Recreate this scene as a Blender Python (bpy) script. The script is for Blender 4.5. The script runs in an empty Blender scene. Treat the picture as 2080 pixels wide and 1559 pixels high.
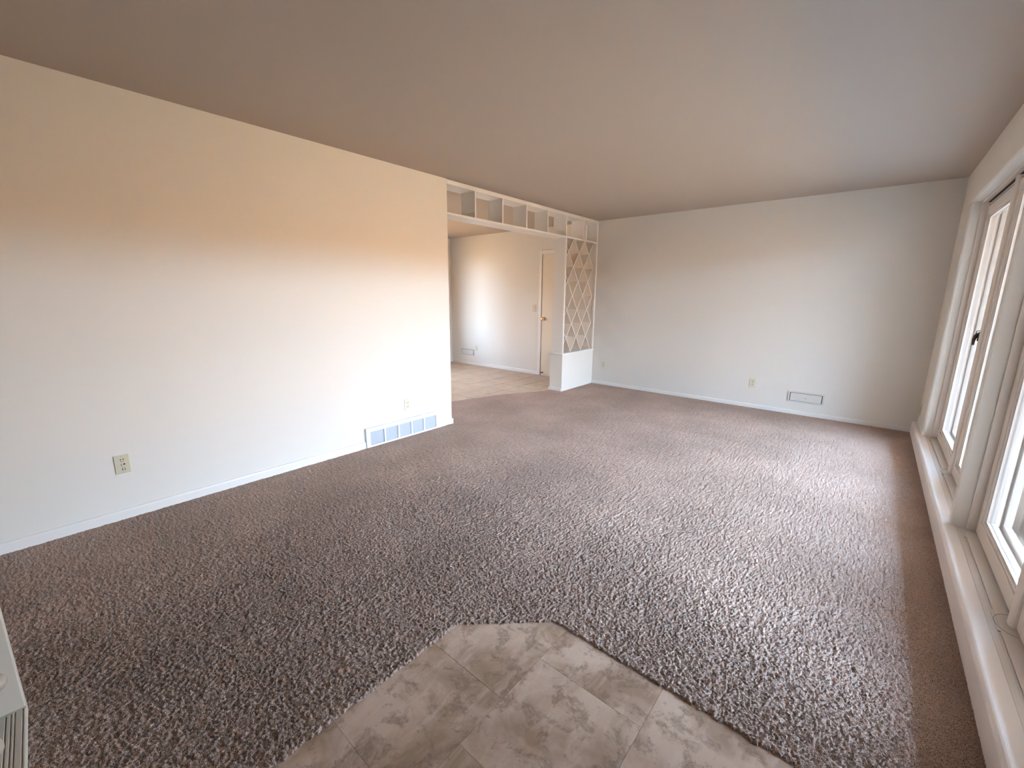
import bpy, bmesh, math, random
import numpy as np
from mathutils import Vector, Matrix
random.seed(4)
S = bpy.context.scene
COL = S.collection

# ------------------------------------------------------------------ camera
IMG_W = 2080.0
F_PX = 858.49
YAW, PITCH, ROLL = 0.7039, -0.2057, 0.0082
CAM = Vector((3.315, -0.2695, 1.3474))
cd = bpy.data.cameras.new('camera')
cam = bpy.data.objects.new('camera', cd)
COL.objects.link(cam)
cd.sensor_width = 36.0
cd.lens = F_PX * 36.0 / IMG_W
cd.clip_start = 0.02
fw = Vector((-math.sin(YAW) * math.cos(PITCH), math.cos(YAW) * math.cos(PITCH), math.sin(PITCH)))
rt = Vector((math.cos(YAW), math.sin(YAW), 0))
up = rt.cross(fw)
r2 = rt * math.cos(ROLL) + up * math.sin(ROLL)
u2 = up * math.cos(ROLL) - rt * math.sin(ROLL)
M = Matrix((r2, u2, -fw)).transposed().to_4x4()
M.translation = CAM
cam.matrix_world = M
S.camera = cam

# ------------------------------------------------------------------ world, sun, exposure
S.view_settings.view_transform = 'Standard'
S.view_settings.look = 'None'
S.view_settings.gamma = 1.0
S.view_settings.use_curve_mapping = False
S.view_settings.exposure = 1.27
wd = bpy.data.worlds.new('sky')
S.world = wd
wd.use_nodes = True
wn = wd.node_tree
wn.nodes.clear()
wo = wn.nodes.new('ShaderNodeOutputWorld')
bg = wn.nodes.new('ShaderNodeBackground')
tc = wn.nodes.new('ShaderNodeTexCoord')
sx = wn.nodes.new('ShaderNodeSeparateXYZ')
rp = wn.nodes.new('ShaderNodeValToRGB')
wn.links.new(tc.outputs['Generated'], sx.inputs[0])
wn.links.new(sx.outputs['Z'], rp.inputs[0])
rp.color_ramp.elements[0].position = 0.0
rp.color_ramp.elements[0].color = (0.62, 0.80, 1.0, 1)
rp.color_ramp.elements[1].position = 0.9
rp.color_ramp.elements[1].color = (0.32, 0.56, 1.0, 1)
wn.links.new(rp.outputs[0], bg.inputs[0])
bg.inputs[1].default_value = 34.0
wn.links.new(bg.outputs[0], wo.inputs[0])

sd = bpy.data.lights.new('sun', 'SUN')
sd.energy = 32.0
sd.angle = 0.01
sd.color = (1.0, 0.83, 0.62)
sun = bpy.data.objects.new('sun', sd)
COL.objects.link(sun)
sun.rotation_euler = Vector((-0.50, -0.28, 0.81)).to_track_quat('Z', 'Y').to_euler()   # from behind the house: garden lit, patio in the house's shade

def portal(name, loc, rot, sxx, syy):
    l = bpy.data.lights.new(name, 'AREA')
    l.shape = 'RECTANGLE'
    l.size, l.size_y = sxx, syy
    l.cycles.is_portal = True
    o = bpy.data.objects.new(name, l)
    COL.objects.link(o)
    o.location = loc
    o.rotation_euler = rot
    return o

# ------------------------------------------------------------------ dimensions (metres)
L, W, H = 5.595, 3.786, 2.44
Y1, Y2 = 2.640, 4.735          # end of left wall, start of the divider
T = 0.21                       # depth of the divider
KX = -3.29                     # far side of the tiled room
KY = 1.6
YB = -1.75                     # wall behind the camera
SZ = 0.118                     # ledge height
WT = 2.135                     # window head height
TH = 0.14
for nm, yy in (('sky_opening', 4.10), ('sky_opening', 2.14)):
    portal(nm, (4.10, yy, 1.12), (0, math.radians(90), 0), 2.0, 1.86)
portal('sky_opening', (KX - TH - .02, 3.575, 1.3), (0, math.radians(-90), 0), 1.4, 1.1)  # sampling portal for the added kitchen opening

# ------------------------------------------------------------------ helpers
def tag(o, label=None, cat=None, group=None, kind=None):
    if label: o['label'] = label
    if cat: o['category'] = cat
    if group: o['group'] = group
    if kind: o['kind'] = kind
    return o

def empty(name, loc=(0, 0, 0), rot=(0, 0, 0)):
    o = bpy.data.objects.new(name, None)
    COL.objects.link(o)
    o.location = loc
    o.rotation_euler = rot
    o.empty_display_size = 0.05
    return o

def obj(name, bm, m, parent=None, smooth=False, loc=None):
    me = bpy.data.meshes.new(name)
    bm.normal_update()
    bm.to_mesh(me)
    bm.free()
    me.materials.append(m)
    if smooth:
        me.polygons.foreach_set('use_smooth', [True] * len(me.polygons))
    o = bpy.data.objects.new(name, me)
    COL.objects.link(o)
    if parent: o.parent = parent
    if loc: o.location = loc
    return o

def add_box(bm, a, b, bev=0.0, seg=2, edges=None):
    a = Vector(a); b = Vector(b)
    lo = Vector(map(min, a, b)); hi = Vector(map(max, a, b))
    r = bmesh.ops.create_cube(bm, size=1.0)
    vs = r['verts']
    c = (lo + hi) / 2; d = hi - lo
    for v in vs:
        v.co = Vector((v.co.x * d.x, v.co.y * d.y, v.co.z * d.z)) + c
    if bev:
        es = list({e for v in vs for e in v.link_edges})
        if edges: es = [e for e in es if edges(e)]
        bmesh.ops.bevel(bm, geom=es, offset=bev, segments=seg, affect='EDGES', profile=0.5)

def box(a, b, bev=0.0, seg=2, edges=None):
    bm = bmesh.new()
    add_box(bm, a, b, bev, seg, edges)
    return bm

def add_lathe(bm, prof, seg=24, mtx=None):
    """prof: list of (radius, z)"""
    rings = []
    for r, z in prof:
        if r < 1e-6:
            rings.append([bm.verts.new((0, 0, z))])
        else:
            rings.append([bm.verts.new((r * math.cos(2 * math.pi * k / seg), r * math.sin(2 * math.pi * k / seg), z)) for k in range(seg)])
    new = [v for q in rings for v in q]
    for a, b in zip(rings, rings[1:]):
        for k in range(seg):
            k2 = (k + 1) % seg
            if len(a) == 1 and len(b) == 1: continue
            if len(a) == 1: bm.faces.new((a[0], b[k2], b[k]))
            elif len(b) == 1: bm.faces.new((a[k], a[k2], b[0]))
            else: bm.faces.new((a[k], a[k2], b[k2], b[k]))
    if mtx is not None:
        for v in new: v.co = mtx @ v.co
    bmesh.ops.recalc_face_normals(bm, faces=bm.faces[:])

def add_prism(bm, poly, axis, a, b):
    """extrude 2D poly (list of pairs in the two other axes, in order) along axis from a to b"""
    def P(u, v, w):
        return {'x': (w, u, v), 'y': (u, w, v), 'z': (u, v, w)}[axis]
    v0 = [bm.verts.new(P(u, v, a)) for u, v in poly]
    v1 = [bm.verts.new(P(u, v, b)) for u, v in poly]
    n = len(poly)
    fs = [bm.faces.new(v0), bm.faces.new(v1[::-1])]
    for k in range(n):
        fs.append(bm.faces.new((v0[k], v1[k], v1[(k + 1) % n], v0[(k + 1) % n])))
    bmesh.ops.recalc_face_normals(bm, faces=fs)

def prism(poly, axis, a, b):
    bm = bmesh.new()
    add_prism(bm, poly, axis, a, b)
    return bm

def add_tube(bm, pts, r, seg=8):
    pts = [Vector(q) for q in pts]
    rings = []
    for i, q in enumerate(pts):
        d = (pts[min(i + 1, len(pts) - 1)] - pts[max(i - 1, 0)]).normalized()
        a = d.orthogonal().normalized() if i == 0 else (rings[-1][1] - d * rings[-1][1].dot(d)).normalized()
        b = d.cross(a)
        rr = r[i] if isinstance(r, (list, tuple)) else r
        rings.append(([bm.verts.new(q + (a * math.cos(2 * math.pi * k / seg) + b * math.sin(2 * math.pi * k / seg)) * rr) for k in range(seg)], a))
    for (p, _), (q, _) in zip(rings, rings[1:]):
        for k in range(seg):
            bm.faces.new((p[k], p[(k + 1) % seg], q[(k + 1) % seg], q[k]))
    bm.faces.new(rings[0][0][::-1]); bm.faces.new(rings[-1][0])
    bmesh.ops.recalc_face_normals(bm, faces=bm.faces[:])

# ------------------------------------------------------------------ materials
def mat(name, col, rough=0.5, metal=0.0, bump=None, noise=None, spec=0.5):
    """bump=(scale, strength, distance); noise=(scale, amount, second colour)"""
    m = bpy.data.materials.new(name)
    m.use_nodes = True
    nt = m.node_tree
    b = nt.nodes['Principled BSDF']
    b.inputs['Base Color'].default_value = (*col, 1)
    b.inputs['Roughness'].default_value = rough
    b.inputs['Metallic'].default_value = metal
    b.inputs['Specular IOR Level'].default_value = spec
    t = nt.nodes.new('ShaderNodeTexCoord')
    if noise:
        n = nt.nodes.new('ShaderNodeTexNoise')
        n.inputs['Scale'].default_value = noise[0]
        n.inputs['Detail'].default_value = 4
        nt.links.new(t.outputs['Object'], n.inputs['Vector'])
        mr = nt.nodes.new('ShaderNodeMapRange')
        mr.inputs['From Min'].default_value = 0.35
        mr.inputs['From Max'].default_value = 0.65
        mr.inputs['To Max'].default_value = noise[1]
        nt.links.new(n.outputs['Fac'], mr.inputs['Value'])
        mx = nt.nodes.new('ShaderNodeMix')
        mx.data_type = 'RGBA'
        mx.inputs[6].default_value = (*col, 1)
        mx.inputs[7].default_value = (*noise[2], 1)
        nt.links.new(mr.outputs[0], mx.inputs[0])
        nt.links.new(mx.outputs[2], b.inputs['Base Color'])
    if bump:
        n = nt.nodes.new('ShaderNodeTexNoise')
        n.inputs['Scale'].default_value = bump[0]
        n.inputs['Detail'].default_value = 3
        nt.links.new(t.outputs['Object'], n.inputs['Vector'])
        bp = nt.nodes.new('ShaderNodeBump')
        bp.inputs['Strength'].default_value = bump[1]
        bp.inputs['Distance'].default_value = bump[2]
        nt.links.new(n.outputs['Fac'], bp.inputs['Height'])
        nt.links.new(bp.outputs[0], b.inputs['Normal'])
    return m

M_wall = mat('wall_paint', (0.69, 0.645, 0.588), 0.65, bump=(260, 0.12, 0.001), noise=(0.8, 0.12, (0.675, 0.63, 0.568)), spec=0.25)
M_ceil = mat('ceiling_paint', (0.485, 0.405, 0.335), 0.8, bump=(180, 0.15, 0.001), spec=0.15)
M_trim = mat('trim_paint', (0.74, 0.695, 0.655), 0.38, bump=(60, 0.05, 0.001))
M_lath_shade = mat('lath_shade_paint', (0.68, 0.585, 0.485), 0.6, bump=(50, 0.05, 0.001))  # darker than the trim: shade inside the lattice put into the colour
M_ledge = mat('ledge_paint', (0.82, 0.745, 0.70), 0.4, bump=(50, 0.05, 0.001))
M_vinyl = mat('window_vinyl', (0.70, 0.625, 0.56), 0.32)
M_plate = mat('ivory_plastic', (0.58, 0.52, 0.38), 0.4)
M_plate2 = mat('pale_plastic', (0.66, 0.61, 0.47), 0.4)
M_hole = mat('dark_hole', (0.03, 0.025, 0.02), 0.8)
M_screw = mat('screw_metal', (0.45, 0.42, 0.36), 0.35, metal=0.9)
M_vent = mat('vent_enamel', (0.72, 0.73, 0.76), 0.35)
M_reg = mat('register_paint', (0.62, 0.585, 0.54), 0.4)
M_ventdark = mat('vent_duct', (0.07, 0.075, 0.09), 0.7)
M_brass = mat('brass', (0.80, 0.55, 0.28), 0.18, metal=1.0)
M_bronze = mat('bronze_latch', (0.045, 0.025, 0.022), 0.4, metal=0.5)
M_rubber = mat('black_rubber', (0.02, 0.018, 0.018), 0.7)
M_door = mat('door_paint', (0.70, 0.60, 0.48), 0.42, bump=(40, 0.05, 0.001))
M_gasket = mat('dark_gasket', (0.03, 0.02, 0.017), 0.7)
M_grey = mat('grey_seal', (0.32, 0.30, 0.29), 0.6)  # plain grey shared by seals, seams and flap tabs
M_wash = mat('whitewashed_wood', (0.55, 0.465, 0.375), 0.55, bump=(30, 0.2, 0.002), noise=(9, 0.6, (0.52, 0.455, 0.38)))
M_knob = mat('knob_wood', (0.42, 0.33, 0.255), 0.45, noise=(14, 0.5, (0.36, 0.285, 0.22)))
M_grout_k = mat('kitchen_grout', (0.27, 0.18, 0.12), 0.85, bump=(200, 0.3, 0.001))
M_grout_e = mat('entry_seam', (0.25, 0.20, 0.165), 0.85)
M_conc = mat('patio_concrete', (0.18, 0.176, 0.165), 0.9, bump=(30, 0.4, 0.01), noise=(3, 0.7, (0.14, 0.138, 0.13)))
M_lawn = mat('lawn_warm_bounce', (0.48, 0.25, 0.06), 0.95, bump=(20, 0.7, 0.03), noise=(1.3, 0.8, (0.50, 0.27, 0.10)))  # reddish ground colour, chosen to bounce warm light onto the upper walls
M_blocker_hedge = mat('blocker_leaves', (0.42, 0.19, 0.06), 0.9, bump=(9, 1.0, 0.1), noise=(5, 0.8, (0.46, 0.23, 0.08)))  # reddish leaf colour, chosen to send warm light back indoors
M_blocker_fence = mat('blocker_cedar', (0.55, 0.33, 0.17), 0.85, bump=(30, .3, .004), noise=(6, .6, (.45, .27, .14)))
M_eave = mat('eave_paint', (0.33, 0.29, 0.25), 0.6)
M_brick = mat('outer_wall', (0.20, 0.14, 0.10), 0.85)

def tile_mat(name, c1, c2, c3, rough, scale, vein=0.5):
    m = bpy.data.materials.new(name); m.use_nodes = True
    nt = m.node_tree; b = nt.nodes['Principled BSDF']
    b.inputs['Roughness'].default_value = rough
    g = nt.nodes.new('ShaderNodeNewGeometry')
    oi = nt.nodes.new('ShaderNodeObjectInfo')
    va = nt.nodes.new('ShaderNodeVectorMath'); va.operation = 'MULTIPLY_ADD'
    cb = nt.nodes.new('ShaderNodeCombineXYZ')
    ml = nt.nodes.new('ShaderNodeMath'); ml.operation = 'MULTIPLY'; ml.inputs[1].default_value = 40
    nt.links.new(oi.outputs['Random'], ml.inputs[0]); nt.links.new(ml.outputs[0], cb.inputs[2])
    va.inputs[1].default_value = (1, 1, 1)
    nt.links.new(g.outputs['Position'], va.inputs[0]); nt.links.new(cb.outputs[0], va.inputs[2])
    def noise(s, d, dist, rgh=0.55):
        n = nt.nodes.new('ShaderNodeTexNoise')
        n.inputs['Scale'].default_value = s; n.inputs['Detail'].default_value = d
        n.inputs['Distortion'].default_value = dist; n.inputs['Roughness'].default_value = rgh
        nt.links.new(va.outputs[0], n.inputs['Vector']); return n
    n1 = noise(scale, 6, 0.5, 0.6); n2 = noise(scale * 3.4, 10, 0.35, 0.74); n3 = noise(scale * 12, 6, 0.5, .75)
    r1 = nt.nodes.new('ShaderNodeValToRGB')
    r1.color_ramp.elements[0].position = 0.40; r1.color_ramp.elements[0].color = (*c2, 1)
    r1.color_ramp.elements[1].position = 0.60; r1.color_ramp.elements[1].color = (*c1, 1)
    nt.links.new(n1.outputs['Fac'], r1.inputs[0])
    r2 = nt.nodes.new('ShaderNodeValToRGB')
    r2.color_ramp.elements[0].position = 0.51; r2.color_ramp.elements[0].color = (0, 0, 0, 1)
    r2.color_ramp.elements[1].position = 0.585; r2.color_ramp.elements[1].color = (vein, vein, vein, 1)
    e = r2.color_ramp.elements.new(0.66); e.color = (vein * .25,) * 3 + (1,)
    nt.links.new(n2.outputs['Fac'], r2.inputs[0])
    mm = nt.nodes.new('ShaderNodeMath'); mm.operation = 'MULTIPLY'
    r3 = nt.nodes.new('ShaderNodeMapRange'); r3.inputs['From Min'].default_value = .38; r3.inputs['From Max'].default_value = .62
    r3.inputs['To Min'].default_value = .35
    nt.links.new(n3.outputs['Fac'], r3.inputs['Value'])
    nt.links.new(r2.outputs[0], mm.inputs[0]); nt.links.new(r3.outputs[0], mm.inputs[1])
    # pale streaks drawn out along one direction
    sc_ = nt.nodes.new('ShaderNodeVectorMath'); sc_.operation = 'MULTIPLY'; sc_.inputs[1].default_value = (1.0, .28, 1.0)
    nt.links.new(va.outputs[0], sc_.inputs[0])
    n4 = noise(scale * 5, 7, .6, .66)
    nt.links.new(sc_.outputs[0], n4.inputs['Vector'])
    r4 = nt.nodes.new('ShaderNodeMapRange'); r4.inputs['From Min'].default_value = .50; r4.inputs['From Max'].default_value = .66
    r4.inputs['To Max'].default_value = .42
    nt.links.new(n4.outputs['Fac'], r4.inputs['Value'])
    m4 = nt.nodes.new('ShaderNodeMix'); m4.data_type = 'RGBA'
    m4.inputs[7].default_value = (min(1, c1[0] * 1.25), min(1, c1[1] * 1.28), min(1, c1[2] * 1.32), 1)
    nt.links.new(r4.outputs[0], m4.inputs[0]); nt.links.new(r1.outputs[0], m4.inputs[6])
    mx = nt.nodes.new('ShaderNodeMix'); mx.data_type = 'RGBA'
    mx.inputs[7].default_value = (*c3, 1)
    nt.links.new(mm.outputs[0], mx.inputs[0]); nt.links.new(m4.outputs[2], mx.inputs[6])
    nt.links.new(mx.outputs[2], b.inputs['Base Color'])
    bp = nt.nodes.new('ShaderNodeBump'); bp.inputs['Strength'].default_value = .25; bp.inputs['Distance'].default_value = .002
    nt.links.new(n2.outputs['Fac'], bp.inputs['Height']); nt.links.new(bp.outputs[0], b.inputs['Normal'])
    return m

M_etile = tile_mat('entry_stone_vinyl', (0.55, 0.385, 0.29), (0.33, 0.205, 0.135), (0.16, 0.095, 0.06), 0.5, 3.4, 0.8)
M_ktile = tile_mat('kitchen_ceramic', (0.58, 0.44, 0.325), (0.51, 0.375, 0.265), (0.42, 0.30, 0.21), 0.45, 5.0, 0.35)

def carpet_mat():
    m = bpy.data.materials.new('carpet_yarn'); m.use_nodes = True
    nt = m.node_tree; b = nt.nodes['Principled BSDF']
    b.inputs['Roughness'].default_value = 0.95
    b.inputs['Specular IOR Level'].default_value = 0.1
    b.inputs['Sheen Weight'].default_value = 0.0
    b.inputs['Sheen Roughness'].default_value = 0.6
    g = nt.nodes.new('ShaderNodeNewGeometry')
    def noise(s, d):
        n = nt.nodes.new('ShaderNodeTexNoise'); n.inputs['Scale'].default_value = s; n.inputs['Detail'].default_value = d
        nt.links.new(g.outputs['Position'], n.inputs['Vector']); return n
    n1 = noise(360, 3); n2 = noise(1.6, 3); n3 = noise(30, 2)
    r = nt.nodes.new('ShaderNodeValToRGB')
    r.color_ramp.elements[0].position = 0.33; r.color_ramp.elements[0].color = (0.140, 0.085, 0.062, 1)
    r.color_ramp.elements[1].position = 0.60; r.color_ramp.elements[1].color = (0.60, 0.425, 0.345, 1)
    nt.links.new(n1.outputs['Fac'], r.inputs[0])
    mr = nt.nodes.new('ShaderNodeMapRange')
    mr.inputs['From Min'].default_value = .35; mr.inputs['From Max'].default_value = .65
    mr.inputs['To Min'].default_value = .86; mr.inputs['To Max'].default_value = 1.08
    nt.links.new(n2.outputs['Fac'], mr.inputs['Value'])
    vm = nt.nodes.new('ShaderNodeVectorMath'); vm.operation = 'SCALE'
    nt.links.new(r.outputs[0], vm.inputs[0]); nt.links.new(mr.outputs[0], vm.inputs['Scale'])
    nt.links.new(vm.outputs[0], b.inputs['Base Color'])
    bp = nt.nodes.new('ShaderNodeBump'); bp.inputs['Strength'].default_value = .9; bp.inputs['Distance'].default_value = .004
    nt.links.new(n1.outputs['Fac'], bp.inputs['Height']); nt.links.new(bp.outputs[0], b.inputs['Normal'])
    return m
M_carpet = carpet_mat()

def glass_mat():
    m = bpy.data.materials.new('window_glass'); m.use_nodes = True
    nt = m.node_tree; nt.nodes.clear()
    o = nt.nodes.new('ShaderNodeOutputMaterial'); mx = nt.nodes.new('ShaderNodeMixShader')
    t = nt.nodes.new('ShaderNodeBsdfTransparent'); t.inputs[0].default_value = (0.95, 0.97, 0.96, 1)
    g = nt.nodes.new('ShaderNodeBsdfGlossy'); g.inputs['Roughness'].default_value = 0.0
    f = nt.nodes.new('ShaderNodeFresnel'); gg = nt.nodes.new('ShaderNodeNewGeometry'); mrg = nt.nodes.new('ShaderNodeMapRange')
    mrg.inputs['To Min'].default_value = 1.45; mrg.inputs['To Max'].default_value = 1 / 1.45
    nt.links.new(gg.outputs['Backfacing'], mrg.inputs['Value']); nt.links.new(mrg.outputs[0], f.inputs[0])
    nt.links.new(f.outputs[0], mx.inputs[0]); nt.links.new(t.outputs[0], mx.inputs[1]); nt.links.new(g.outputs[0], mx.inputs[2])
    nt.links.new(mx.outputs[0], o.inputs[0])
    return m
M_glass = glass_mat()

# ------------------------------------------------------------------ room shell
def struct(name, bm, m, parent=None, smooth=False):
    o = obj(name, bm, m, parent, smooth)
    if not parent: o['kind'] = 'structure'
    return o

XO = 4.08      # outer face of the window wall
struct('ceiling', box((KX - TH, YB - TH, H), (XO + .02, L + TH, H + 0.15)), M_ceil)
struct('floor', box((KX - TH, YB - TH, -0.12), (XO, L + TH, -0.022)), M_grout_k)
struct('wall_left', box((-TH, YB - TH, -0.02), (0, Y1, H)), M_wall)
wall_back = struct('wall_back', box((KX - TH, L, -0.02), (XO, L + TH, H)), M_wall)
struct('wall_front', box((0, YB - TH, -0.02), (XO, YB, H)), M_wall)
bm = bmesh.new()
add_box(bm, (KX - TH, KY - TH, -0.02), (KX, 3.0, H))
add_box(bm, (KX - TH, 4.15, -0.02), (KX, L, H))
add_box(bm, (KX - TH, 3.0, -0.02), (KX, 4.15, .6))  # unseen window opening, added to light the tiled room
add_box(bm, (KX - TH, 3.0, 2.0), (KX, 4.15, H))
struct('wall_kitchen_left', bm, M_wall)
struct('wall_kitchen_front', box((KX, KY - TH, -0.02), (-TH, KY, H)), M_wall)

# window wall: segments round the two openings, drywall corners rounded
def open_edge(ys):
    def f(e):
        a, b = e.verts[0].co, e.verts[1].co
        if abs(a.x - b.x) > 1e-5 or abs(a.x - W) > 1e-4: return False
        return (abs(a.y - b.y) < 1e-5 and any(abs(a.y - y) < 1e-4 for y in ys))
    return f
bm = bmesh.new()
add_box(bm, (W, 5.03, SZ - .03), (XO, L, WT), 0.022, 4, open_edge([5.03]))
add_box(bm, (W, 2.965, SZ - .03), (XO, 3.010, WT), 0.012, 4, open_edge([2.965, 3.010]))
add_box(bm, (W, YB, SZ - .03), (XO, 1.22, WT), 0.022, 4, open_edge([1.22]))
add_box(bm, (W, YB, WT), (XO, L, H), 0.022, 4, lambda e: abs(e.verts[0].co.z - WT) < 1e-4 and abs(e.verts[1].co.z - WT) < 1e-4 and abs(e.verts[0].co.x - W) < 1e-4 and abs(e.verts[1].co.x - W) < 1e-4)
add_box(bm, (W + .03, YB, -0.02), (XO, L, SZ - .03))
wr = struct('wall_right', bm, M_wall)

# low ledge with a rounded nose running under both windows
def ledge_profile():
    r = 0.020
    x0, x1, z1 = 3.745, 3.810, SZ
    pts = [(x0, 0.0)]
    for k in range(7):
        a = math.pi - k * math.pi / 12
        pts.append((x0 + r + r * math.cos(a), z1 - r + r * math.sin(a)))
    pts += [(x1, z1), (x1, 0.0)]
    return pts
o = struct('trim_1', prism(ledge_profile(), 'y', YB + .001, L - .001), M_ledge)

# baseboards: softly rounded top
def base_profile(h, d):
    return [(0, 0.0), (d, 0.0), (d, h - .012), (d * .75, h - .004), (d * .35, h), (0, h)]
struct('baseboard_left', prism(base_profile(.062, .013), 'y', YB, 1.618), M_trim)
bm = prism(base_profile(.055, .013), 'y', 2.441, Y1 + .012)
add_box(bm, (-TH, Y1, 0.0), (0.0, Y1 + .012, .052))
struct('baseboard_left_end', bm, M_trim)
bm = bmesh.new()
add_prism(bm, [(L - a, b) for a, b in base_profile(.048, .013)], 'x', 0.0, 3.745)
struct('baseboard_back', bm, M_trim)
bm = bmesh.new()
add_prism(bm, [(L - a, b - .004) for a, b in base_profile(.062, .013)], 'x', KX, -1.078)
struct('baseboard_kitchen', bm, M_trim)
bm = prism([(KX + a, b - .004) for a, b in base_profile(.062, .013)], 'y', 4.56, L - .013)
struct('baseboard_kitchen_left', bm, M_trim)

# ------------------------------------------------------------------ floors
# tiled room: each tile its own piece on the grout bed
fk = struct('floor_kitchen', box((KX, KY, -0.022), (0.02, L, -0.007)), M_grout_k)
P = 0.3335
gx0, gy0 = -0.683, 4.262
def in_kitchen(xx, yy):
    # the carpet meets the tile along a slanting line
    return xx < edge_x(yy)
EDGE = [(1.6, -1.08), (2.0, -1.02), (2.7, -0.885), (3.276, -0.722), (3.70, -0.612), (4.033, -0.510), (4.40, -0.315), (4.632, -0.195), (4.735, -0.20), (5.6, -0.20)]
def edge_x(yy):
    for (a, xa), (b, xb) in zip(EDGE, EDGE[1:]):
        if a <= yy <= b: return xa + (xb - xa) * (yy - a) / (b - a)
    return -1.2
mesh_full = None
gap = 0.0065
for i in range(-9, 4):
    for j in range(-12, 6):
        x0, x1 = gx0 + i * P + gap, gx0 + (i + 1) * P - gap
        y0, y1 = gy0 + j * P + gap, gy0 + (j + 1) * P - gap
        cx0, cx1, cy0, cy1 = max(x0, KX + .001), min(x1, -.005), max(y0, KY + .001), min(y1, L - .001)
        if cx1 - cx0 < .02 or cy1 - cy0 < .02: continue
        # skip pieces lying wholly under the carpet
        if cx0 > max(edge_x(cy0), edge_x(cy1)) + .03: continue
        full = cx0 == x0 and cx1 == x1 and cy0 == y0 and cy1 == y1
        c = ((cx0 + cx1) / 2, (cy0 + cy1) / 2)
        zt = -0.0035
        if full and mesh_full:
            t = bpy.data.objects.new('tile', mesh_full); COL.objects.link(t)
        else:
            w2, h2 = (cx1 - cx0) / 2, (cy1 - cy0) / 2
            bm = bmesh.new()
            add_box(bm, (-w2, -h2, -0.006), (w2, h2, 0), 0.0025, 1, lambda e: e.verts[0].co.z > -.001 and e.verts[1].co.z > -.001)
            t = obj('tile', bm, M_ktile)
            if full: mesh_full = t.data
        t.parent = fk
        t.location = (c[0], c[1], zt + random.uniform(-.0006, .0006))

# entry: stone-look vinyl pieces, staggered, cut where the carpet begins
fe = struct('floor_entry', box((2.02, YB, -0.022), (W - .041, 1.12, -0.0085)), M_grout_e)
TP = 0.414
def clip_poly(poly, n, c):
    out = []
    for k in range(len(poly)):
        a, b = poly[k], poly[(k + 1) % len(poly)]
        da, db = n[0] * a[0] + n[1] * a[1] - c, n[0] * b[0] + n[1] * b[1] - c
        if da <= 0: out.append(a)
        if (da < 0) != (db < 0) and abs(da - db) > 1e-9:
            t = da / (da - db); out.append((a[0] + (b[0] - a[0]) * t, a[1] + (b[1] - a[1]) * t))
    return out
ecols = [(2.108, 2.5205, .627), (2.5205, 2.9245, .845), (2.9245, 3.328, .627), (3.328, 3.744, .845)]
dn = Vector((-(1.037 - .75), (2.458 - 2.157)))        # outward normal of the clipped corner
dn.normalize()
dc = dn.x * 2.157 + dn.y * 0.75
for (xa, xb, yo) in ecols:
    for j in range(-6, 3):
        y0, y1 = yo + j * TP, yo + (j + 1) * TP
        if y0 > 1.08 or y1 < YB: continue
        g = .0005
        poly = [(xa + g, max(y0, YB) + g), (xb - g, max(y0, YB) + g), (xb - g, min(y1, 1.10) - g), (xa + g, min(y1, 1.10) - g)]
        poly = clip_poly(poly, (dn.x, dn.y), dc + .03)
        if len(poly) < 3: continue
        obj('tile', prism(poly, 'z', -0.0095, -0.005 + random.uniform(-.0002, .0002)), M_etile, fe)

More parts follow.
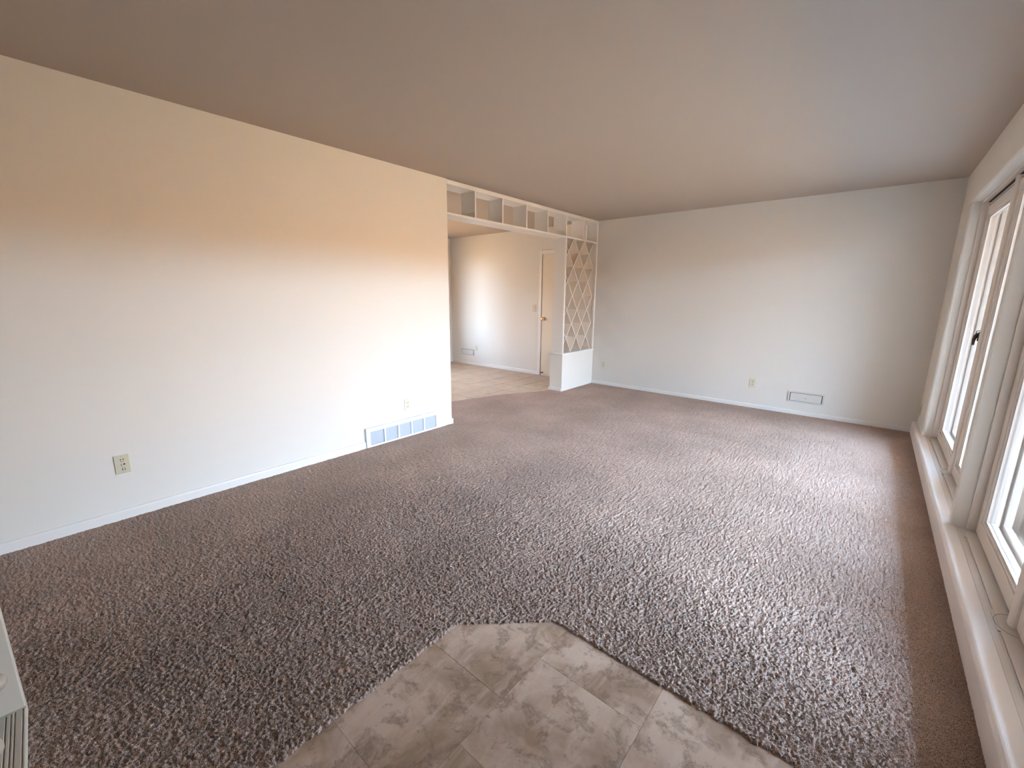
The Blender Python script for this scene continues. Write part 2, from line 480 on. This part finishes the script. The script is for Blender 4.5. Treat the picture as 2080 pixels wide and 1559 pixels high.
# ------------------------------------------------------------------ carpet: real pile relief
def carpet():
    def axis(a, b, f):
        v = [a]
        while v[-1] < b: v.append(v[-1] + f(v[-1]))
        v[-1] = b
        return np.array(v)
    xs = axis(-1.22, W - .037, lambda x: .0033 if x > 1.4 else (.0033 + (1.4 - x) * .0034))
    ys = axis(YB + .002, L - .002, lambda y: (.012 if y < -.6 else .0033) if y < 1.2 else min(.0033 + (y - 1.2) * .0036, .014))
    nx, ny = len(xs), len(ys)
    rng = np.random.default_rng(7)
    X, Y = np.meshgrid(xs, ys)
    n = rng.normal(size=X.shape)
    k = lambda a: (a + np.roll(a, 1, 0) + np.roll(a, -1, 0) + np.roll(a, 1, 1) + np.roll(a, -1, 1)) / 5
    s = k(n); s /= s.std()
    big = n.copy()
    for _ in range(6): big = k(big)
    big /= big.std()
    amp = np.clip(.0042 / np.maximum(np.gradient(xs)[None, :], np.gradient(ys)[:, None]), .28, 1)
    Z = 0.0012 + 0.0019 * amp * (0.35 * s + 0.95 * n) + 0.0003 * big
    Z = np.clip(Z, -0.006, 0.008)
    dx = np.gradient(xs)[None, :]; dy = np.gradient(ys)[:, None]
    Xj = X + dx * rng.uniform(-.33, .33, X.shape); Yj = Y + dy * rng.uniform(-.33, .33, X.shape)
    Xj[:, 0] = X[:, 0]; Xj[:, -1] = X[:, -1]; Yj[0] = Y[0]; Yj[-1] = Y[-1]
    Xc = (X[:-1, :-1] + X[1:, 1:]) / 2; Yc = (Y[:-1, :-1] + Y[1:, 1:]) / 2
    ex = np.interp(Yc, [q[0] for q in EDGE], [q[1] for q in EDGE])
    keep = Xc > ex
    keep &= ~((Xc < .003) & (Yc < Y1 + .012) & (Xc > -TH)) & ~((Xc < .003) & (Yc < KY))
    keep &= ~((Xc < .001) & (Yc > Y2))
    rag = k(k(rng.normal(size=X.shape)))[:-1, :-1] * .010 + rng.uniform(-.0025, .0025, Xc.shape)
    entry = (Xc + rag > 2.160) & (Yc - rag < 1.031) & ((dn.x * Xc + dn.y * Yc) + rag < dc)
    keep &= ~entry
    idx = np.arange(nx * ny).reshape(ny, nx)
    q = np.stack([idx[:-1, :-1], idx[:-1, 1:], idx[1:, 1:], idx[1:, :-1]], -1)[keep]
    # roll the free edges down to the subfloor
    kp = np.zeros((ny + 1, nx + 1), bool); kp[1:ny, 1:nx] = keep
    full = kp[:-1, :-1] & kp[1:, :-1] & kp[:-1, 1:] & kp[1:, 1:]
    some = kp[:-1, :-1] | kp[1:, :-1] | kp[:-1, 1:] | kp[1:, 1:]
    rim = some & ~full
    rim[0] = rim[-1] = False; rim[:, 0] = rim[:, -1] = False
    Z = np.where(rim, -0.0055 + .0035 * rng.uniform(-1, 1, Z.shape), Z)
    used, inv = np.unique(q.ravel(), return_inverse=True)
    co = np.stack([Xj.ravel()[used], Yj.ravel()[used], Z.ravel()[used]], -1).astype(np.float32)
    me = bpy.data.meshes.new('carpet')
    me.vertices.add(len(co)); me.vertices.foreach_set('co', co.ravel())
    nq = len(q)
    me.loops.add(nq * 4); me.loops.foreach_set('vertex_index', inv.astype(np.int32).ravel())
    me.polygons.add(nq); me.polygons.foreach_set('loop_start', np.arange(0, nq * 4, 4, dtype=np.int32))
    me.polygons.foreach_set('use_smooth', np.ones(nq, bool))
    me.update(calc_edges=True)
    me.materials.append(M_carpet)
    o = bpy.data.objects.new('carpet', me); COL.objects.link(o)
    return o
tag(carpet(), 'taupe cut-pile wall-to-wall carpet filling the living room floor', 'carpet', kind='stuff')

# ------------------------------------------------------------------ windows
GX = 3.887      # room face of the sashes
def window(name, y0, y1, lock_y=None):
    w = empty(name, (GX, (y0 + y1) / 2, SZ)); w['kind'] = 'structure'
    ox, oy, oz = w.location
    def put(nm, bm, m, par=w, smooth=False):
        for v in bm.verts: v.co -= Vector((ox, oy, oz))
        return obj(nm, bm, m, par, smooth)
    ym = (y0 + y1) / 2 - .02
    z0, z1 = SZ, WT
    # frame lining the opening, a step proud of the sash at jambs and head
    bm = bmesh.new()
    add_box(bm, (3.852, y0, z0), (4.085, y0 + .016, z1), .003, 2)
    add_box(bm, (3.852, y1 - .016, z0), (4.085, y1, z1), .003, 2)
    add_box(bm, (3.852, y0 + .016, z1 - .014), (4.085, y1 - .016, z1), .003, 2)
    add_box(bm, (3.93, y0 + .016, z0), (4.085, y1 - .016, z0 + .045), .003, 2)
    put('window_frame', bm, M_vinyl)
    put('gasket', box((3.880, y0 + .03, z1 - .018), (3.92, y1 - .03, z1 - .013)), M_gasket)
    # rounded centre mullion, foot wrapped by the stool cover
    bm = bmesh.new()
    pr = [(3.955, ym - .032), (3.885, ym - .032)]
    for k in range(9):
        a = -math.pi / 2 - k * math.pi / 8
        pr.append((3.885 + .016 * math.cos(a), ym + .032 * math.sin(a)))
    pr += [(3.885, ym + .032), (3.955, ym + .032)]
    add_prism(bm, pr, 'z', z0 - .003, z1 - .016)
    put('mullion', bm, M_vinyl, smooth=False)
    # stool (sunk a little below the ledge) with the long crank-cover grooves
    bm = bmesh.new()
    zt = SZ - .004
    sx0, sx1 = 3.8115, 3.93
    gr = [(ym + .075 if k else y0 + .12, y1 - .12 if k else ym - .075) for k in (0, 1)]
    add_box(bm, (sx0, y0, .03), (3.8330, y1, zt), .0015, 1)
    add_box(bm, (3.8425, y0, .03), (sx1, y1, zt), .0015, 1)
    ys = [y0, gr[0][0], gr[0][1], gr[1][0], gr[1][1], y1]
    for a, b in ((ys[0], ys[1]), (ys[2], ys[3]), (ys[4], ys[5])):
        add_box(bm, (3.8330, a, .03), (3.8425, b, zt - .0002))
    add_box(bm, (3.8330, y0, .03), (3.8425, y1, zt - .006))
    put('stool', bm, M_vinyl)
    # curved seam of the stool cover round the mullion foot
    bm = bmesh.new()
    pts = []
    for k in range(13):
        a = math.pi / 2 + k * math.pi / 12
        pts.append((GX + .052 * math.cos(a) - .002, ym - .01 + .075 * math.sin(a), zt + .0002))
    add_tube(bm, pts, .0010, 6)
    put('cover_seam', bm, M_grey)
    # two sashes
    for k, (a, b) in enumerate(((y0 + .018, ym - .030), (ym + .030, y1 - .018))):
        s_z0, s_z1 = SZ + .002, z1 - .046
        st, rl = .057, .073
        bm = bmesh.new()
        def ring(bm, x0, x1, a, b, c, d, s, r, bev=.002):
            add_box(bm, (x0, a, c), (x1, a + s, d), bev, 2)
            add_box(bm, (x0, b - s, c), (x1, b, d), bev, 2)
            add_box(bm, (x0, a + s, c), (x1, b - s, c + r), bev, 2)
            add_box(bm, (x0, a + s, d - r), (x1, b - s, d), bev, 2)
        ring(bm, GX, 3.952, a, b, s_z0, s_z1, st, rl)
        sash = put('sash', bm, M_vinyl)
        bm = bmesh.new()
        ring(bm, 3.894, 3.935, a + st, b - st, s_z0 + rl, s_z1 - rl, .011, .011, .0015)
        ring(bm, 3.901, 3.935, a + st + .011, b - st - .011, s_z0 + rl + .011, s_z1 - rl - .011, .009, .009, .0015)
        bd = put('glazing_bead', bm, M_vinyl, sash)
        bm = bmesh.new()
        ring(bm, 3.9160, 3.9200, a + st + .018, b - st - .018, s_z0 + rl + .018, s_z1 - rl - .018, .005, .005, 0)
        put('glass_seal', bm, M_grey, sash)
        put('pane', box((3.9110, a + st + .010, s_z0 + rl + .010), (3.9150, b - st - .010, s_z1 - rl - .010)), M_glass, sash)
        bm = bmesh.new()
        ring(bm, 3.965, 3.995, a + .01, b - .01, s_z0 + .05, s_z1 - .03, .045, .035, .002)
        ring(bm, 4.035, 4.080, a - .001, b + .001, s_z0 + .045, s_z1 + .02, .060, .045, .003)
        put('screen_frame', bm, M_vinyl, sash)
        # head gap above the sash
        put('gasket', box((3.888, a + .02, s_z1 + .001), (3.925, b - .02, s_z1 + .0045)), M_gasket)
        put('head_stop', box((3.893, a + .004, s_z1 + .0045), (3.93, b - .004, z1 - .018), .002, 1), M_vinyl)
    return w, put
w1, put1 = window('window_1', 3.010, 5.03)
w2, put2 = window('window_2', 1.22, 2.965)
# dark lever lock on the near stile of the far casement
bm = bmesh.new()
ly, lz = 4.105, 1.085
add_box(bm, (3.876, ly - .008, lz - .022), (3.889, ly + .010, lz + .040), .003, 2)
hd = put1('lock_lever', bm, M_bronze)
bm = bmesh.new()
add_tube(bm, [(3.876, ly, lz + .030), (3.868, ly + .010, lz + .012), (3.865, ly + .020, lz - .015), (3.866, ly + .024, lz - .052)], [.010, .0125, .011, .0085], 8)
put1('lever_arm', bm, M_bronze, hd)
bm = bmesh.new()
add_tube(bm, [(3.888, ly - .030, lz + .048), (3.874, ly - .014, lz + .050), (3.868, ly + .004, lz + .046), (3.866, ly + .012, lz + .030)], .0026, 6)
put1('hook', bm, M_bronze, hd)
for o_ in list(COL.objects):
    if o_.name == 'lever_arm' or o_.name == 'hook':
        o_.location = (0, 0, 0)

# ------------------------------------------------------------------ room divider: planter wall, lattice, cubby header
dv = empty('room_divider', (-T / 2, Y2, 0))
tag(dv, 'white built-in divider: diamond lattice over half wall, open cubbies along the ceiling', 'divider')
def dput(nm, bm, m=None, par=None, smooth=False):
    if par is None: par = dv
    for v in bm.verts: v.co -= Vector((-T / 2, Y2, 0))
    return obj(nm, bm, m or M_trim, par, smooth)
ZC = 0.550
dput('half_wall', box((-T, Y2, -.004), (0, L - .001, ZC - .022)), M_wall)
bm = box((-T - .012, Y2 - .012, -.003), (-T, L - .001, .045), .003, 1)
add_box(bm, (-T - .012, Y2 - .012, -.004), (-.001, Y2, .045), .003, 1)
dput('base_trim', bm)
dput('cap', box((-T - .030, Y2 - .014, ZC - .022), (.014, L - .001, ZC), .005, 2))
dput('end_panel', box((-T + .022, Y2, ZC), (-.004, Y2 + .019, 2.118)), M_wall)
dput('post', box((-.022, Y2 - .001, ZC), (.001, Y2 + .026, 2.118), .002, 1))
dput('post', box((-.022, L - .028, ZC), (.001, L - .003, 2.40), .002, 1))
dput('post', box((-T, L - .028, ZC), (-T + .022, L - .003, 2.40), .002, 1))
dput('shelf_board', box((-T, Y1 + .001, 2.118), (.002, L - .002, 2.139), .0015, 1))
dput('top_rail', box((-T, Y1 + .001, 2.397), (.002, L - .002, 2.419), .0015, 1))
dput('top_molding', box((-T + .02, Y1 + .001, 2.419), (-.006, L - .002, H - .001), .002, 1))
for yc in (3.030, 3.455, 3.885, 4.312, 4.738, 5.185):
    dput('cubby_partition', box((-T + .002, yc - .009, 2.139), (0, yc + .009, 2.397), .001, 1))
# lattice: zigzag strips that cross; nodes measured on the front plane
zn = [2.128, 1.945, 1.750, 1.556, 1.354, 1.155, .957, .764, .562]
ye = lambda m: 4.948 + .2715 * m          # even rows
yod = lambda m: 4.812 + .2715 * m         # odd rows
YL = Y2 + .024
def strip(pts, xa=-.2, xb=-.004):
    # one flat lath following pts (y, z), full depth of the divider
    bm = bmesh.new()
    h = .0045
    n = len(pts)
    off = []
    for i in range(n):
        a = Vector(pts[max(i - 1, 0)]); b = Vector(pts[i]); c = Vector(pts[min(i + 1, n - 1)])
        d = (c - a).normalized(); nn = Vector((-d.y, d.x))
        s = 1.0
        if 0 < i < n - 1:
            d1 = (b - a).normalized(); n1 = Vector((-d1.y, d1.x)); s = 1 / max(.35, abs(nn.dot(n1)))
        off.append((b + nn * h * s, b - nn * h * s))
    for i in range(n - 1):
        q = [off[i][0], off[i + 1][0], off[i + 1][1], off[i][1]]
        add_prism(bm, [(p_.x, p_.y) for p_ in q], 'x', xa, xb)
    return bm
LD = T - .006
def node(row, m):
    return ((ye(m) if row % 2 == 0 else yod(m)), zn[row])
# straight diagonals; each enters from the rail, the post or a turning point at the far side
def run(row, m, direction):
    """walk down from an even/odd node; direction +1 to the far wall, -1 to the near post"""
    pts = [node(row, m)]
    r, mm = row, m
    while r < 8:
        if r % 2 == 0: mm2 = mm + (1 if direction > 0 else 0)
        else: mm2 = mm + (0 if direction > 0 else -1)
        r += 1
        y_, z_ = node(r, mm2)
        if y_ < YL:
            a = pts[-1]; t = (a[0] - YL) / (a[0] - y_)
            pts.append((YL, a[1] + (z_ - a[1]) * t)); break
        if y_ > 5.52: break
        pts.append((y_, z_)); mm = mm2
    return pts
runs = []
for m in (0, 1, 2):
    runs.append(run(0, m, -1))
    if m < 2: runs.append(run(0, m, 1))
for row in (2, 4, 6):
    runs.append(run(row, 2, -1))
# strips entering from the near post
for row in (1, 3, 5, 7):
    a = node(row, 0); prv = (yod(0) - .1357, zn[row - 1])
    t = (a[0] - YL) / (a[0] - prv[0])
    runs.append([(YL, a[1] + (prv[1] - a[1]) * t)] + run(row, 0, 1))
for pts in runs:
    ls = dput('lattice_strip', strip(pts, -LD, -.008), M_lath_shade)  # body colour carries the shade inside the cells
    dput('lit_edge', strip(pts, -.008, -.003), M_trim, ls)  # added pale front strip, window light on the edges put into colour

# ------------------------------------------------------------------ doors
d1 = struct('door_1', box((-1.010, L - .006, .008), (-.24, L, 2.010)), M_door)
bm = bmesh.new()
add_box(bm, (-1.078, L - .018, -.003), (-1.018, L, 2.085), .003, 1)
add_box(bm, (-1.018, L - .018, 2.020), (-.23, L, 2.085), .003, 1)
obj('door_frame', bm, M_trim, d1)
obj('door_gap', box((-1.018, L - .003, .0), (-1.010, L, 2.018)), M_gasket, d1)
kn = obj('door_knob', (lambda b: (add_lathe(b, [(0, 0), (.030, 0), (.031, .004), (.026, .010), (.011, .013), (.010, .030), (.020, .036), (.028, .046), (.029, .056), (.022, .066), (0, .069)], 20,
        Matrix.Translation((-.955, L - .006, .970)) @ Matrix.Rotation(math.pi / 2, 4, 'X')), b)[1])(bmesh.new()), M_brass, d1, True)
obj('strike_plate', box((-1.022, L - .0195, .945), (-1.006, L - .006, .995), .001, 1), M_brass, d1)
bm = bmesh.new()
add_lathe(bm, [(0, 0), (.012, 0), (.012, .006), (.006, .010), (.006, .040), (.011, .044), (.011, .058), (0, .060)], 12, Matrix.Translation((-.965, L - .006, .050)) @ Matrix.Rotation(math.pi / 2, 4, 'X'))
obj('door_stop', bm, M_rubber, d1, True)

# ------------------------------------------------------------------ wall plates
def face_mtx(wall, u, z):
    """local x along the wall, local y out of the wall is -y; returns loc, rotz"""
    if wall == 'left': return (0.0, u, z), math.radians(90)      # faces +x
    if wall == 'back': return (u, L, z), 0.0                     # faces -y
    if wall == 'right': return (W, u, z), math.radians(-90)      # faces -x

def plate_box(w, h, t=.0055):
    return box((-w / 2, -t, -h / 2), (w / 2, 0, h / 2), .003, 2, lambda e: e.verts[0].co.y < -t + .001 and e.verts[1].co.y < -t + .001)

def disc(bm, x, z, r, y0, y1, seg=14, sz=1.0):
    pts = [(x + r * math.cos(2 * math.pi * k / seg), z + sz * r * math.sin(2 * math.pi * k / seg)) for k in range(seg)]
    add_prism(bm, pts, 'y', y0, y1)

def outlet(wall, u, z, label, m=None, group='duplex wall outlets'):
    loc, rz = face_mtx(wall, u, z)
    r = empty('wall_outlet', loc, (0, 0, rz)); tag(r, label, 'outlet', group)
    obj('cover_plate', plate_box(.070, .114), m or M_plate2, r)
    for s in (1, -1):
        bm = bmesh.new()
        pts = []
        for k in range(20):
            a = 2 * math.pi * k / 20
            pts.append((.0172 * math.cos(a), s * .0195 + max(-.0125, min(.0125, .0172 * math.sin(a)))))
        add_prism(bm, pts, 'y', -.0082, -.005)
        rc = obj('receptacle', bm, M_plate, r)
        bm = bmesh.new()
        for sx_ in (-.0063, .0063):
            add_box(bm, (sx_ - .0012, -.0086, s * .0195 - .001), (sx_ + .0012, -.0080, s * .0195 + .008))
        disc(bm, 0, s * .0195 - .007, .0026, -.0086, -.0080, 8)
        obj('slot', bm, M_hole, rc)
    bm = bmesh.new(); disc(bm, 0, 0, .0032, -.0068, -.005, 10)
    obj('screw', bm, M_screw, r)
    return r

outlet('left', 2.083, .316, 'ivory outlet on the bright left wall just above the long white floor vent')
outlet('back', .197, .318, 'small ivory outlet on the far wall close beside the lattice half wall')
outlet('back', 2.262, .313, 'ivory outlet in the middle of the far wall, left of the rectangular register')
outlet('back', -2.585, .332, 'tiny ivory outlet on the tiled room wall, right of the small white register')
outlet('right', 5.50, .262, 'ivory outlet on the narrow wall between the far corner and the window')

# dotted connector plate on the left wall, nearest the camera
loc, rz = face_mtx('left', .034, .342)
r = empty('connector_plate', loc, (0, 0, rz))
tag(r, 'beige wall plate with rows of dark holes low on the left wall, nearest the camera', 'outlet')
obj('cover_plate', plate_box(.070, .114, .006), M_plate, r)
pc, k_ = (930, 830), None
def loc_uv(px, pz):
    # plate corners in the close-up: TL(550,550) TR(1170,420) BR(1310,1110) BL(700,1240)
    A = np.array([[620, 150 * 1.0], [-130, 690.0]])
    d = np.array([px - 550, pz - 550.0]); a = np.linalg.solve(A, d)
    return (a[0] - .5) * .070, (.5 - a[1]) * .114
for hx, hz, rr in ((850, 660, .0034), (880, 730, .0024), (885, 830, .0026), (903, 890, .0026), (940, 970, .0026), (950, 1035, .0036), (955, 635, .0034), (975, 712, .002), (1005, 815, .0050), (1016, 940, .002), (1050, 1010, .0034)):
    u_, v_ = loc_uv(hx, hz)
    bm = bmesh.new(); disc(bm, u_, v_, rr, -.0066, -.0055, 12)
    obj('hole', bm, M_hole, r)
for s in (1, -1):
    bm = bmesh.new(); disc(bm, 0, s * .048, .003, -.0072, -.0055, 10)
    obj('screw', bm, M_screw, r)

# light switch by the door
loc, rz = face_mtx('back', -1.174, 1.142)
r = empty('light_switch', loc, (0, 0, rz)); tag(r, 'ivory light switch plate beside the door frame in the tiled room', 'switch')
obj('cover_plate', plate_box(.070, .114), M_plate, r)
obj('toggle', box((-.004, -.016, -.004), (.004, -.005, .012), .001, 1), M_plate2, r)
for s in (1, -1):
    bm = bmesh.new(); disc(bm, 0, s * .030, .003, -.0068, -.005, 10)
    obj('screw', bm, M_screw, r)

# ------------------------------------------------------------------ heating registers
def register(u, z, w, h, label, dark=True):
    loc, rz = face_mtx('back', u, z)
    r = empty('wall_register', loc, (0, 0, rz)); tag(r, label, 'vent', 'rectangular wall registers')
    bm = bmesh.new()
    fw_ = .017
    add_box(bm, (-w / 2, -.010, h / 2 - fw_), (w / 2, 0, h / 2), .002, 2)
    add_box(bm, (-w / 2, -.010, -h / 2), (w / 2, 0, -h / 2 + fw_), .002, 2)
    add_box(bm, (-w / 2, -.010, -h / 2 + fw_), (-w / 2 + fw_, 0, h / 2 - fw_), .002, 2)
    add_box(bm, (w / 2 - fw_, -.010, -h / 2 + fw_), (w / 2, 0, h / 2 - fw_), .002, 2)
    obj('frame', bm, M_reg, r)
    obj('duct', box((-w / 2 + fw_, -.0012, -h / 2 + fw_), (w / 2 - fw_, -.0002, h / 2 - fw_)), M_gasket, r)
    bm = bmesh.new()
    g = .0075
    a, b = w / 2 - fw_ - g, h / 2 - fw_ - .0045
    # tilting flap: bottom stands further out than the top
    add_prism(bm, [(-.006, b), (-.009, b), (-.017, -b), (-.014, -b)], 'x', -a, a)
    fl = obj('flap', bm, M_reg, r)
    obj('flap_tab', box((-.012, -.0185, -.006), (.012, -.013, -.002), .001, 1), M_grey, fl)
    return r
register(2.823, .211, .350, .130, 'white hinged-flap wall register on the shaded right part of the far wall')
register(-2.838, .238, .385, .132, 'small white hinged-flap register low on the tiled room wall beside its left corner')

# long return grille at the foot of the left wall
gy0_, gy1_, gz0, gz1 = 1.620, 2.440, .004, .183
r = empty('floor_vent', (0, (gy0_ + gy1_) / 2, 0))
tag(r, 'long white five-section louvered vent at the foot of the left wall', 'vent')
def gput(nm, bm, m, par=None):
    for v in bm.verts: v.co -= Vector((0, (gy0_ + gy1_) / 2, 0))
    return obj(nm, bm, m, par or r)
D = .024
bm = bmesh.new()
add_box(bm, (0, gy0_, gz1 - .036), (D, gy1_, gz1), .003, 2)
add_box(bm, (0, gy0_, gz0), (D, gy1_, gz0 + .018), .002, 2)
add_box(bm, (0, gy0_, gz0 + .018), (D, gy0_ + .040, gz1 - .036), .002, 2)
add_box(bm, (0, gy1_ - .032, gz0 + .018), (D, gy1_, gz1 - .036), .002, 2)
n5 = 5
ia, ib = gy0_ + .040, gy1_ - .032
cw = (ib - ia) / n5
for k in range(1, n5):
    add_box(bm, (.004, ia + k * cw - .008, gz0 + .018), (D, ia + k * cw + .008, gz1 - .036), .001, 1)
gput('frame', bm, M_vent)
gput('duct', box((.0005, ia, gz0 + .018), (.003, ib, gz1 - .036)), M_ventdark)
for k in range(n5):
    a = ia + k * cw + (.008 if k else 0); b = ia + (k + 1) * cw - (.008 if k < n5 - 1 else 0)
    bm = bmesh.new()
    nl = 11
    for j in range(nl):
        zc = gz0 + .018 + (j + .5) * (gz1 - .036 - gz0 - .018) / nl
        add_prism(bm, [(.004, zc + .0046), (.0052, zc + .0050), (D - .003, zc - .0002), (D - .0042, zc - .0016)], 'y', a, b)
    gput('louver_section', bm, M_vent)
for (yy, zz) in ((gy0_ + .016, .155), (gy0_ + .016, .07), (gy1_ - .014, .12)):
    bm = bmesh.new()
    add_prism(bm, [(yy + .003 * math.cos(a * math.pi / 4), zz + .003 * math.sin(a * math.pi / 4)) for a in range(8)], 'x', D - .0005, D + .0012)
    gput('screw', bm, M_screw)

# ------------------------------------------------------------------ whitewashed piece at the lower left
cb = empty('pegged_stand', (1.40, -.425, .005), (0, 0, math.radians(-1.6)))
tag(cb, 'whitewashed wooden stand with round knobs and a grooved base, cut off at the lower left', 'stand')
obj('back_board', box((-.030, -.62, .034), (0, 0, .78), .003, 2), M_wash, cb)
bm = bmesh.new()
# grooved base board reaching forward from the back board: beads run away from it
ge = [0.0, .010, .015, .030, .0345, .0415, .046, .0605, .0655]
yy = 0.0
add_box(bm, (-.030, -.62, .001), (.42, 0, .0285))
edges = [(.0, .0048), (.0074, .0215), (.0240, .0295), (.0320, .0400), (.0430, .0600), (.0630, .0800), (.083, .1), (.103, .12), (.123, .146), (.149, .20), (.203, .30), (.303, .62)]
for a, b in edges:
    add_box(bm, (.006, -b, .0285), (.42, -a, .034), .0012, 1)
add_box(bm, (-.030, -.62, .0285), (.006, 0, .034))
obj('grooved_base', bm, M_wash, cb)
def peg(x, y, z, r, ax):
    bm = bmesh.new()
    pr = [(0, 0), (r * .45, 0), (r * .42, .016), (r * .75, .020), (r * .98, .032), (r, .044), (r * .86, .058), (r * .5, .067), (0, .070)]
    mt = Matrix.Translation((x, y, z))
    if ax == 'x': mt = mt @ Matrix.Rotation(math.pi / 2, 4, 'Y')
    add_lathe(bm, pr, 24, mt)
    return obj('knob', bm, M_knob, cb, True)
peg(-.004, -.040, .178, .025, 'x')
peg(.165, -.062, .020, .026, 'z')

# ------------------------------------------------------------------ outside
lawn = obj('lawn', box((-30, -40, -.5), (50, 45, -.24)), M_lawn); tag(lawn, 'sunlit lawn added beyond the patio to bounce warm light indoors', 'lawn', kind='stuff')
pt = empty('patio', (4.0, 3, -.14)); tag(pt, 'grey concrete patio outside the windows', 'patio')
pt['kind'] = 'structure'
for i in range(4):
    for j in range(11):
        a = 4.10 + i * .94; y0 = -.7 + j * 1.22
        t = obj('slab', box((a, y0, -.22), (a + .925, y0 + 1.205, -.12 + random.uniform(-.002, .002)), .004, 1), M_conc)
        t.parent = pt; t.location = (-4.0, -3, .14)
struct('trim_eave_blocker', box((XO + .02, YB - .5, 2.44), (6.9, L + 1.6, 2.60), .01, 1), M_eave)  # unseen eave, made deep to cut sky light near the windows
struct('roof', box((KX - .5, YB - .5, 2.595), (XO + .02, L + 1.6, 2.75)), M_eave)
struct('trim_kitchen_eave_blocker', box((KX - 1.75, 1.0, 2.44), (KX - TH - .01, L + 1.6, 2.59)), M_eave)  # added overhang, keeps sun and high sky off the kitchen opening
# unseen hedge beyond the lawn, added to block low sky light
bm = bmesh.new()
rg = random.Random(11)
ny_, nz_ = 90, 12
def hv(i, j, front):
    y_ = -24 + 56 * i / ny_; z_ = -.24 + 3.0 * j / nz_
    return Vector(((15.0 if front else 17.5) + rg.uniform(-.25, .25), y_ + rg.uniform(-.15, .15), z_ + (rg.uniform(-.5, .35) if j == nz_ else rg.uniform(0, .1))))
gf = [[bm.verts.new(hv(i, j, True)) for j in range(nz_ + 1)] for i in range(ny_ + 1)]
gb = [[bm.verts.new(hv(i, j, False)) for j in range(nz_ + 1)] for i in range(ny_ + 1)]
for i in range(ny_):
    for j in range(nz_):
        bm.faces.new((gf[i][j], gf[i][j + 1], gf[i + 1][j + 1], gf[i + 1][j]))
        bm.faces.new((gb[i][j], gb[i + 1][j], gb[i + 1][j + 1], gb[i][j + 1]))
    bm.faces.new((gf[i][nz_], gb[i][nz_], gb[i + 1][nz_], gf[i + 1][nz_]))
hg = obj('blocker_hedge', bm, M_blocker_hedge); tag(hg, 'tall unseen hedge outside beyond the lawn', 'blocker_hedge', kind='stuff')
# unseen wing added forward of the window wall to block side light
struct('wall_garage_blocker', box((4.13, -5.0, -.235), (11.5, -.75, 2.75)), M_brick)
# unseen boards added behind the kitchen to block its sky light
fc = empty('blocker_fence', (-7.2, 3, -.24)); tag(fc, 'tall brown board screen added to block sky at the unseen kitchen opening', 'fence', kind='structure')
fmesh = None
for k in range(60):
    if fmesh is None:
        b_ = obj('board', box((-.01, 0, 0), (.01, .145, 3.1), .002, 1), M_blocker_fence, fc); fmesh = b_.data
    else:
        b_ = bpy.data.objects.new('board', fmesh); COL.objects.link(b_); b_.parent = fc
    b_.location = (0, -5.5 + .15 * k, 0)
struct('wall_outside', box((XO, L, -.12), (XO + .02, L + 3, H)), M_brick)
